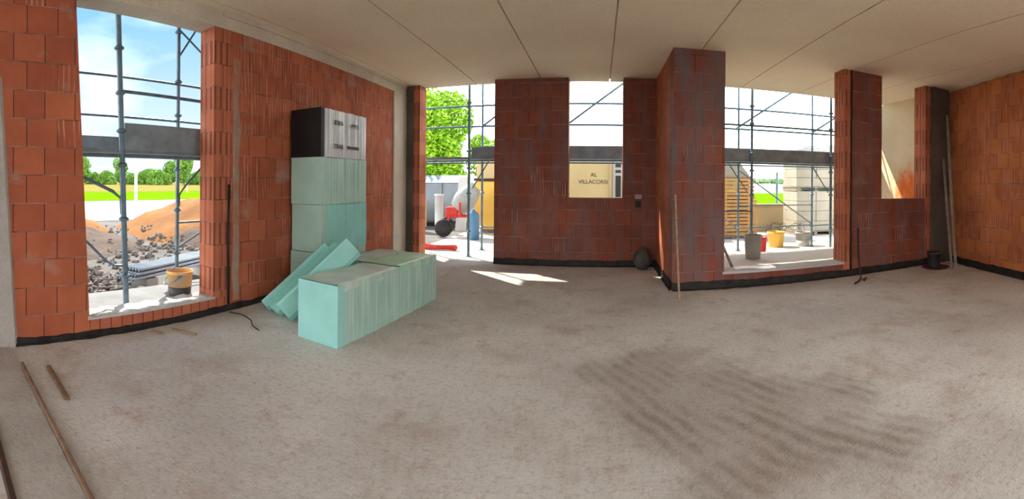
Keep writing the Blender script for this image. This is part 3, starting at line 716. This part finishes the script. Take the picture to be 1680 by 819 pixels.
# tangle of binding wire
for i in range(4):
    pts = []; ph = R.uniform(0, 6)
    for k in range(16):
        f = k/15; pts.append((4.35+1.05*f+.05*math.sin(k+ph), 10.3+.1*i, .22+.22*abs(math.sin(f*3.1+ph))+.04*math.cos(k*1.7)))
    pts[0] = (pts[0][0], pts[0][1], .01); pts[-1] = (pts[-1][0], pts[-1][1], .01)
    wire('reinforcing_wire', pts, .006, M['rust'], 'one bent reinforcing rod in the tangle before the low cream wall', 'reinforcing rod', 'reinforcing rods before the low wall', 6)
# sawn timber stack on bearers
nl = 16
for k in range(2):
    bm = NB(); x = 3.55+k*.7; box(bm, (x, 11.0, 0), (x+.09, 12.0, .10)); tag(obj('bearer', bm, M['wood_grey']), 'grey bearer under the sawn timber stack', 'bearer', 'bearers under the timber stack')
first = None
for L_ in range(nl):
    for k in range(4):
        bm = NB(); j = R.uniform(-.05, .05); e = R.uniform(-.06, .05)-L_*.008
        z = .10+L_*.098; box(bm, (3.1+j, 11.0+k*.25, z), (4.30+e, 11.0+k*.25+.235, z+.075))
        tag(obj('timber_board', bm, M['lumber']), 'orange sawn board in the tall timber stack in the yard', 'board', 'sawn boards of the timber stack')
    if L_ < nl-1:
        for x in (3.35, 4.0):
            bm = NB(); box(bm, (x, 10.99, .10+L_*.098+.075), (x+.05, 12.0, .10+(L_+1)*.098)); tag(obj('spacer_batten', bm, M['lumber']), 'thin batten between the layers of the timber stack', 'batten', 'spacers in the timber stack')
t = thing('wrapped_pallet', 'white wrapped load lying on top of the timber stack', 'wrapped pallet', (3.3, 11.05, .10+nl*.098-.023))
bm = NB(); hexa(bm, [(-.2, 0, 0), (.85, 0, 0), (.85, .9, 0), (-.2, .9, 0), (-.2, .05, .5), (.45, .05, .5), (.45, .85, .5), (-.2, .85, .5)]); obj('load', bm, M['pack_cream'], t, bevel=.03)
# low wall, post
bm = NB(); box(bm, (4.55, 12.5, 0), (14, 12.7, .80)); box(bm, (4.53, 12.46, .80), (14, 12.74, .87)); struct('wall_garden', bm, M['cream'])
bm = NB(); box(bm, (-14, 12.9, 0), (-5.6, 13.1, .9)); struct('wall_garden_left', bm, M['cream'])
bm = NB(); tube(bm, [(13.6*.4443-.02, 13.6, -.03), (13.6*.4443-.02, 13.6, 1.86)], .045, 10); lathe(bm, [(.05, 0), (.05, .05), (.02, .09)], 10, (13.6*.4443-.02, 13.6, 1.84))
tag(obj('fence_post', bm, M['steel']), 'single grey post standing beyond the low cream wall', 'post')
# cream block pallets
def block_pallet(label, loc, w, dpt, h, rows):
    t = thing('block_pallet', label, 'block pallet', loc, R.uniform(-.04, .04), 'wrapped block pallets in the yard')
    for k in range(3):
        bm = NB(); box(bm, (k*(w-.1)/2, 0, 0), (k*(w-.1)/2+.1, dpt, .10)); obj('pallet_bearer', bm, M['wood_grey'], t)
    bm = NB(); box(bm, (-.02, -.02, .10), (w+.02, dpt+.02, .13)); obj('pallet_deck', bm, M['wood_grey'], t)
    n = max(2, int(w/.45))
    for r_ in range(rows):
        for c in range(n):
            bm = NB(); zz = .13+(h-.13)*r_/rows; j = R.uniform(-.015, .015)
            box(bm, (c*w/n+.004, j, zz+.003), ((c+1)*w/n-.004, dpt+j, zz+(h-.13)/rows-.003)); obj('block', bm, M['pack_cream'], t, bevel=.01)
    return t
block_pallet('cream wrapped block pallet on the ground behind the scaffold, below another pallet', (5.50, 11.0, 0), 1.25, 1.0, 1.30, 4)
block_pallet('cream block pallet on top of another pallet, grey cover above', (5.48, 11.0, 1.30), 1.30, 1.0, 1.15, 4)
bm = NB(); hexa(bm, [(5.42, 10.96, 2.45), (6.85, 10.96, 2.45), (6.85, 12.05, 2.45), (5.42, 12.05, 2.45), (5.75, 11.1, 2.62), (6.8, 11.05, 2.70), (6.8, 11.95, 2.70), (5.8, 11.95, 2.62)])
tag(obj('tarpaulin', bm, M['bucket_grey'], bevel=.03), 'grey cover sheet on top of the cream block pallets', 'tarpaulin')
# polytunnel far away
bm = NB(); pr = [(34.5+4.2*math.cos(a), 78, 1.9*math.sin(a)-.06) for a in [PI*k/14 for k in range(15)]]; prism(bm, pr, (0, 14, 0))
tag(obj('greenhouse', bm, M['white_paint']), 'distant pale arched greenhouse in front of the tree line', 'greenhouse')

# site hut with painted lettering
t = thing('site_hut', 'yellow flat-roofed site hut with dark painted lettering beyond the front wall', 'hut', (0, 12.0, 0))
HX0, HX1, HZ = -3.55, 1.35, 2.35
bm = NB(); box(bm, (HX0, 0, .12), (HX1, 2.4, HZ)); obj('body', bm, M['hut'], t)
bm = NB(); box(bm, (HX0-.08, -.12, HZ), (HX1+.08, 2.5, HZ+.10)); obj('roof', bm, M['grey_metal'], t)
bm = NB(); box(bm, (HX0+.1, .1, 0), (HX1-.1, 2.3, .12)); obj('base', bm, M['wood_grey'], t)
bm = NB(); box(bm, (HX0-.02, -.05, .14), (-1.9, 0, 1.52)); o = obj('door_panel', bm, M['hut_yellow'], t, bevel=.01); o['label'] = 'orange-yellow lower panel'
bm = NB(); box(bm, (HX0-.05, -.10, 1.53), (-1.9, 0, 1.60)); obj('ledge', bm, M['rust'], t)
wx = onY(1014, 12.0)
bm = NB(); box(bm, (wx-.14, -.015, .98), (wx+.14, .01, 2.18)); wf = obj('window', bm, M['white_paint'], t)
bm = NB(); box(bm, (wx-.075, -.03, 1.10), (wx+.075, -.012, 1.70)); box(bm, (wx-.075, -.03, 1.78), (wx+.075, -.012, 1.86)); box(bm, (wx-.075, -.03, 1.94), (wx+.075, -.012, 2.04)); obj('pane', bm, M['dark_glass'], wf)
bm = NB(); box(bm, (wx-.25, -.05, .12), (wx-.185, 0, HZ)); obj('post', bm, M['cream'], t)
lettering('VILLACORSI', .155, M['ink'], t, (onY(973, 12), -.004, 1.52), (PI/2, 0, 0), 'painted_lettering')
lettering('AL', .16, M['ink'], t, (onY(974, 12), -.004, 1.72), (PI/2, 0, 0), 'painted_lettering')

# cement mixer in front of grey panels, outside the doorway
mx_ = thing('cement_mixer', 'pale grey cement mixer with red frame in the yard outside the doorway', 'cement mixer', (-3.75, 11.2, 0), .25)
bm = NB(); lathe(bm, [(.08, -.36), (.24, -.30), (.31, -.08), (.32, .06), (.28, .24), (.19, .46), (.205, .48), (.18, .48), (.16, .42)], 28)
bmesh.ops.rotate(bm, verts=bm.verts, cent=(0, 0, 0), matrix=Matrix.Rotation(math.radians(38), 3, 'Y')); bmesh.ops.translate(bm, verts=bm.verts, vec=(.1, 0, .98)); obj('drum', bm, M['bucket_grey'], mx_, smooth=True)
bm = NB()
tube(bm, [(-.45, -.25, .25), (-.30, -.25, .55), (.35, -.25, .55), (.50, -.25, .02)], .03, 8); tube(bm, [(-.45, .25, .25), (-.30, .25, .55), (.35, .25, .55), (.50, .25, .02)], .03, 8); tube(bm, [(.0, -.25, .55), (.0, -.46, .95)], .03, 8); tube(bm, [(.0, .25, .55), (.0, .46, .95)], .03, 8)
tube(bm, [(-.30, -.25, .55), (-.30, .25, .55)], .03, 8); obj('frame', bm, M['red'], mx_)
for s in (-1, 1):
    bm = NB(); prof = [(.10, -.05), (.21, -.055), (.24, -.03), (.24, .03), (.21, .055), (.10, .05)]; lathe(bm, prof, 24)
    bmesh.ops.rotate(bm, verts=bm.verts, cent=(0, 0, 0), matrix=Matrix.Rotation(PI/2, 3, 'X')); bmesh.ops.translate(bm, verts=bm.verts, vec=(-.45, s*.34, .24)); obj('wheel', bm, M['rubber'], mx_, smooth=True)
bm = NB(); box(bm, (-.42, -.2, .50), (-.08, .2, .80)); obj('motor_housing', bm, M['red'], mx_, bevel=.03)
t = thing('container', 'grey-blue metal container behind the cement mixer', 'container', (-8.1, 14.6, -.03))
bm = NB(); box(bm, (0, 0, .1), (3.4, 2.2, 1.50)); obj('body', bm, M['grey_metal'], t, bevel=.02)
bm = NB(); hexa(bm, [(-.05, -.05, 1.50), (3.45, -.05, 1.50), (3.45, 2.25, 1.50), (-.05, 2.25, 1.50), (.1, .4, 1.78), (3.3, .4, 1.78), (3.3, 2.2, 1.78), (.1, 2.2, 1.78)]); obj('lid', bm, M['galv'], t)
for k in range(5):
    bm = NB(); box(bm, (.15+k*.75, -.05, .12), (.23+k*.75, 0, 1.48)); obj('rib', bm, M['grey_metal'], t)
for k in range(2):
    bm = NB(); box(bm, (.3+k*2.4, .1, 0), (.5+k*2.4, 2.1, .1)); obj('skid', bm, M['rust'], t)
bm = NB(); lathe(bm, [(.13, 0), (.13, .05), (.12, .06), (.135, 1.05), (.15, 1.06), (.15, 1.12), (.11, 1.12)], 20)
tag(obj('pipe_section', bm, M['white_paint'], smooth=True, loc=(-4.70, 11.95, 0)), 'upright white pipe section left of the cement mixer', 'pipe')
bm = NB(); hexa(bm, [(-.16, -.05, 0), (.16, -.05, 0), (.16, .05, 0), (-.16, .05, 0), (-.16, .25, 1.65), (.16, .25, 1.65), (.16, .33, 1.65), (-.16, .33, 1.65)])
tag(obj('white_panel', bm, M['white_paint'], bevel=.01, loc=(-4.15, 12.35, 0)), 'white panel leaning back behind the cement mixer', 'panel')
bm = NB(); lathe(bm, [(.14, 0), (.16, .02), (.16, .62), (.12, .70), (.05, .74), (.05, .78)], 20)
tag(obj('gas_drum', bm, M['blue'], smooth=True, loc=(-3.20, 10.55, 0)), 'blue drum standing right of the cement mixer', 'drum')
bm = NB(); pts = []; n = 60
rr_ = []
for k in range(n+1): pts.append((-4.05+1.05*k/n, 8.62+.05*math.sin(k*.15), .065)); rr_.append(.062 if k % 2 else .052)
tube(bm, pts, rr_, 14); tag(obj('corrugated_pipe', bm, M['red'], smooth=False), 'red corrugated pipe lying on the ground outside the doorway', 'pipe')

# ------------------------------------------------------------------ outside the left window
def mound(label, cx, cy, rx, ry, h, mat, seed, z0=-.17):
    bm = NB(); n, m_ = 56, 22; rings = []
    for j in range(m_+1):
        f = j/m_; ring = []
        for k in range(n):
            a = 2*PI*k/n; rr = 1-f
            p = Vector((rx*rr*math.cos(a), ry*rr*math.sin(a), 0))
            e = 1+.18*noise.noise(Vector((math.cos(a)*1.5, math.sin(a)*1.5, seed)))
            z = h*(1-(rr)**1.35)*(1+.0) if rr < 1 else 0
            z += (noise.noise(Vector((p.x*1.1, p.y*1.1, seed)))*.16+noise.noise(Vector((p.x*3.5, p.y*3.5, seed+3)))*.07)*min(1, (1-rr)*5)*h
            ring.append(bm.verts.new((p.x*e, p.y*e, max(0, z))))
        rings.append(ring)
    for a, b in zip(rings, rings[1:]):
        for k in range(n):
            try: bm.faces.new((a[k], a[(k+1) % n], b[(k+1) % n], b[k]))
            except ValueError: pass
    bmesh.ops.remove_doubles(bm, verts=bm.verts, dist=.0005)
    return tag(obj('earth_mound', bm, mat, smooth=True, loc=(cx, cy, z0)), label, 'earth mound', 'earth mounds outside the left window')
mound('large orange earth mound at the right of the left window view', -11.2, 9.6, 4.6, 3.6, 1.30, M['soil'], 3)
mound('low orange earth mound at the left of the left window view', -13.4, 3.9, 2.3, 2.2, .80, M['soil'], 11)
mound('grey-brown rubble heap in front of the large orange mound', -9.3, 8.0, 2.6, 2.0, .62, M['soil_grey'], 21)
mound('grey-brown rubble heap in front of the low orange mound', -10.6, 3.4, 2.6, 2.0, .50, M['soil_grey'], 31)
# rubble: uncountable
bm = NB()
def stone(c, r):
    v0 = len(bm.verts); res = bmesh.ops.create_icosphere(bm, subdivisions=1, radius=1)
    q = Matrix.Rotation(R.uniform(0, 6), 3, 'Z') @ Matrix.Rotation(R.uniform(0, 6), 3, 'X'); s = Vector((R.uniform(.6, 1.4), R.uniform(.5, 1.1), R.uniform(.4, .9)))
    for v in res['verts']:
        p = Vector((v.co.x*s.x, v.co.y*s.y, v.co.z*s.z))*r*R.uniform(.75, 1.2); v.co = q @ p+Vector(c)
for i in range(1700):
    a = R.random()
    if a < .62: x, y = R.uniform(-6.4, -4.8), R.uniform(1.2, 2.7)
    elif a < .82: x, y = R.uniform(-9.5, -6.5), R.uniform(1.8, 7.5)
    else: x, y = R.uniform(-12, -8), R.uniform(2.4, 9.0)
    r = R.uniform(.02, .065)*(1+.05*abs(x))
    stone((x, y, -.15+r*.3+(R.uniform(0, .16) if a < .62 else 0)+(.25*R.random() if x < -9 else 0)), r)
tag(obj('rubble', bm, M['stone']), 'broken masonry rubble scattered over the ground outside the left window', 'rubble', kind='stuff')
# corrugated sheets on blocks
for i in range(3):
    bm = NB(); n = 36; a0 = Vector((-5.38-.04*i, 2.66+.08*i, 0)); a1 = Vector((-6.05-.04*i, 4.8+.08*i, 0)); dd = (a1-a0).normalized(); sd_ = Vector((-dd.y, dd.x, 0)); up = []
    for k in range(n+1):
        q = sd_*(k/n-.5)*.36; z = .085+i*.055+.022*math.sin(k*PI/3)
        up.append((bm.verts.new(a0+q+Vector((0, 0, z))), bm.verts.new(a1+q+Vector((0, 0, z))), bm.verts.new(a0+q+Vector((0, 0, z-.012))), bm.verts.new(a1+q+Vector((0, 0, z-.012)))))
    for p, q in zip(up, up[1:]):
        bm.faces.new((p[0], q[0], q[1], p[1])); bm.faces.new((p[2], p[3], q[3], q[2])); bm.faces.new((p[0], p[2], q[2], q[0])); bm.faces.new((p[1], q[1], q[3], p[3]))
    tag(obj('corrugated_sheet', bm, M['galv']), ['lowest', 'middle', 'topmost'][i]+' corrugated metal sheet of the pile outside the left window', 'metal sheet', 'corrugated sheets on blocks')
for i, (x, y) in enumerate(((-5.52, 3.05), (-5.95, 4.4))):
    bm = NB(); box(bm, (-.2, -.11, 0), (.2, .11, .205)); tag(obj('concrete_block', bm, M['white_paint'], bevel=.01, loc=(x, y, -.16), rotz=.2), ['pale block under the near end of the corrugated sheets', 'pale block under the far end of the corrugated sheets'][i], 'block', 'blocks under the sheets')
stick('wooden_batten', (-5.9, 1.75, -.02), (-5.35, 2.55, .0), .04, .03, M['bucket_grey'], 'grey rail lying across the rubble outside the left window', 'rail')
# concrete pole in the field
pole = thing('utility_pole', 'pale concrete utility pole between the road and the field', 'pole', (-31*math.sin(1.0857), 31*math.cos(1.0857), -.08))
bm = NB(); tube(bm, [(0, 0, 0), (0, 0, 4.6)], [.12, .09], 12); obj('shaft', bm, M['white_paint'], pole); bm = NB(); box(bm, (-.4, -.04, 4.2), (.4, .04, 4.28)); obj('cross_arm', bm, M['wood_grey'], pole)
bm = NB(); tube(bm, [(-48, 33.2, -.08), (-48, 33.2, 1.3)], .06, 8); tag(obj('marker_post', bm, M['white_paint']), 'small white marker post far out in the field', 'post')

# ------------------------------------------------------------------ trees
def leaf_mesh(name, n, rx, rz, size, mat, seed, cz):
    r = random.Random(seed); bm = NB()
    lobes = [(Vector((r.uniform(-.55, .55)*rx, r.uniform(-.55, .55)*rx, cz+r.uniform(-.55, .6)*rz)), r.uniform(.35, .6)) for _ in range(12)]
    lobes.append((Vector((0, 0, cz)), .72))
    for i in range(n):
        c, s = r.choice(lobes)
        while True:
            p = Vector((r.uniform(-1, 1), r.uniform(-1, 1), r.uniform(-1, 1)))
            if p.length <= 1: break
        p = p.normalized()*(p.length**.45)
        q = c+Vector((p.x*rx*s, p.y*rx*s, p.z*rz*s))
        if q.z < .15: q.z = .15+abs(r.random())*.4
        u = Vector((r.uniform(-1, 1), r.uniform(-1, 1), r.uniform(-.6, .6))).normalized(); v = u.cross(Vector((r.uniform(-1, 1), r.uniform(-1, 1), r.uniform(-1, 1)))).normalized()
        k = size*r.uniform(.6, 1.3)
        vs = [bm.verts.new(q+u*k*a+v*k*.6*b) for a, b in ((-1, 0), (0, -.8), (1, 0), (0, .8))]
        bm.faces.new(vs)
    return bm
def tree(label, loc, n, rx, rz, size, mat, seed, cz, group, trunk=.18):
    t = thing('tree', label, 'tree', loc, 0, group)
    obj('crown', leaf_mesh('crown', n, rx, rz, size, mat, seed, cz), mat, t)
    bm = NB(); tube(bm, [(0, 0, 0), (.1, .05, cz*.5), (.05, 0, cz)], [trunk, trunk*.75, trunk*.3], 10); obj('trunk', bm, M['bark'], t)
    return t
tree('large bright green tree filling the doorway view, right beside the container', (-9.4, 20.5, -.03), 38000, 3.4, 3.9, .115, M['leaf_bright'], 5, 3.0, 'broad trees beyond the doorway')
tree('bright green tree at the left behind the container', (-12.2, 27.5, -.03), 18000, 3.2, 3.4, .14, M['leaf_bright'], 8, 2.6, 'broad trees beyond the doorway')
tree('smaller pale green tree right of the doorway scaffold pole', (-6.6, 26.5, -.03), 9000, 1.9, 2.4, .11, M['leaf_bright'], 9, 2.6, 'broad trees beyond the doorway')
k1 = tree('tree of the hedge line across the field beyond the left window', (0, 0, -.05), 4200, 5.2, 3.6, .5, M['leaf'], 12, 2.7, 'trees across the left field', .3)
k2 = tree('tree of the hedge line across the field beyond the left window', (0, 0, -.05), 4200, 4.2, 5.4, .5, M['leaf'], 14, 5.2, 'trees across the left field', .3)
for i in range(14):
    px = 92+i*21; a = th(px); dist = 185+R.uniform(-8, 8)+(14 if i % 2 else -6); X, Y = dist*math.sin(a), dist*math.cos(a)
    src = k2 if i in (2, 5, 9, 10) else k1
    used = (src is k1 and i == 0) or (src is k2 and i == 2)
    o = src if used else dup(src)
    o.location = (X, Y, -.05); f = R.uniform(.85, 1.0); o.scale = (f, f, f*R.uniform(1.1, 1.3)); o.rotation_euler.z = R.uniform(0, 6)
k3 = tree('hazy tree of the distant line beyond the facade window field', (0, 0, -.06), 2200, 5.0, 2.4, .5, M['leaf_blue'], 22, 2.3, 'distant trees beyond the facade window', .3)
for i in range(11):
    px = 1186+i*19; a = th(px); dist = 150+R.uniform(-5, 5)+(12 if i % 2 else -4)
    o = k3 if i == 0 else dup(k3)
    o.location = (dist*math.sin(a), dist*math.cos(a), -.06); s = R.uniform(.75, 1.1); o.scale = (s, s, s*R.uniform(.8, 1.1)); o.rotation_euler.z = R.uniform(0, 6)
# hills on the left horizon
bm = NB(); prev = None
for k in range(61):
    a = -1.75+1.2*k/60; dd = 900
    hgt = 28+34*max(0, noise.noise(Vector((k*.13, 0, 4)))+.35)
    q = [bm.verts.new((dd*math.sin(a), dd*math.cos(a), -3)), bm.verts.new(((dd+60)*math.sin(a), (dd+60)*math.cos(a), hgt)), bm.verts.new(((dd+260)*math.sin(a), (dd+260)*math.cos(a), -3))]
    if prev: bm.faces.new((prev[0], q[0], q[1], prev[1])); bm.faces.new((prev[1], q[1], q[2], prev[2]))
    prev = q
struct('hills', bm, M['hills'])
bm = NB(); box(bm, (-1400, -900, -4), (-260, 1400, -.5)); box(bm, (-260, 260, -4), (1400, 1400, -.5)); box(bm, (260, -900, -4), (1400, 260, -.5)); struct('ground_far', bm, M['field_dry'])
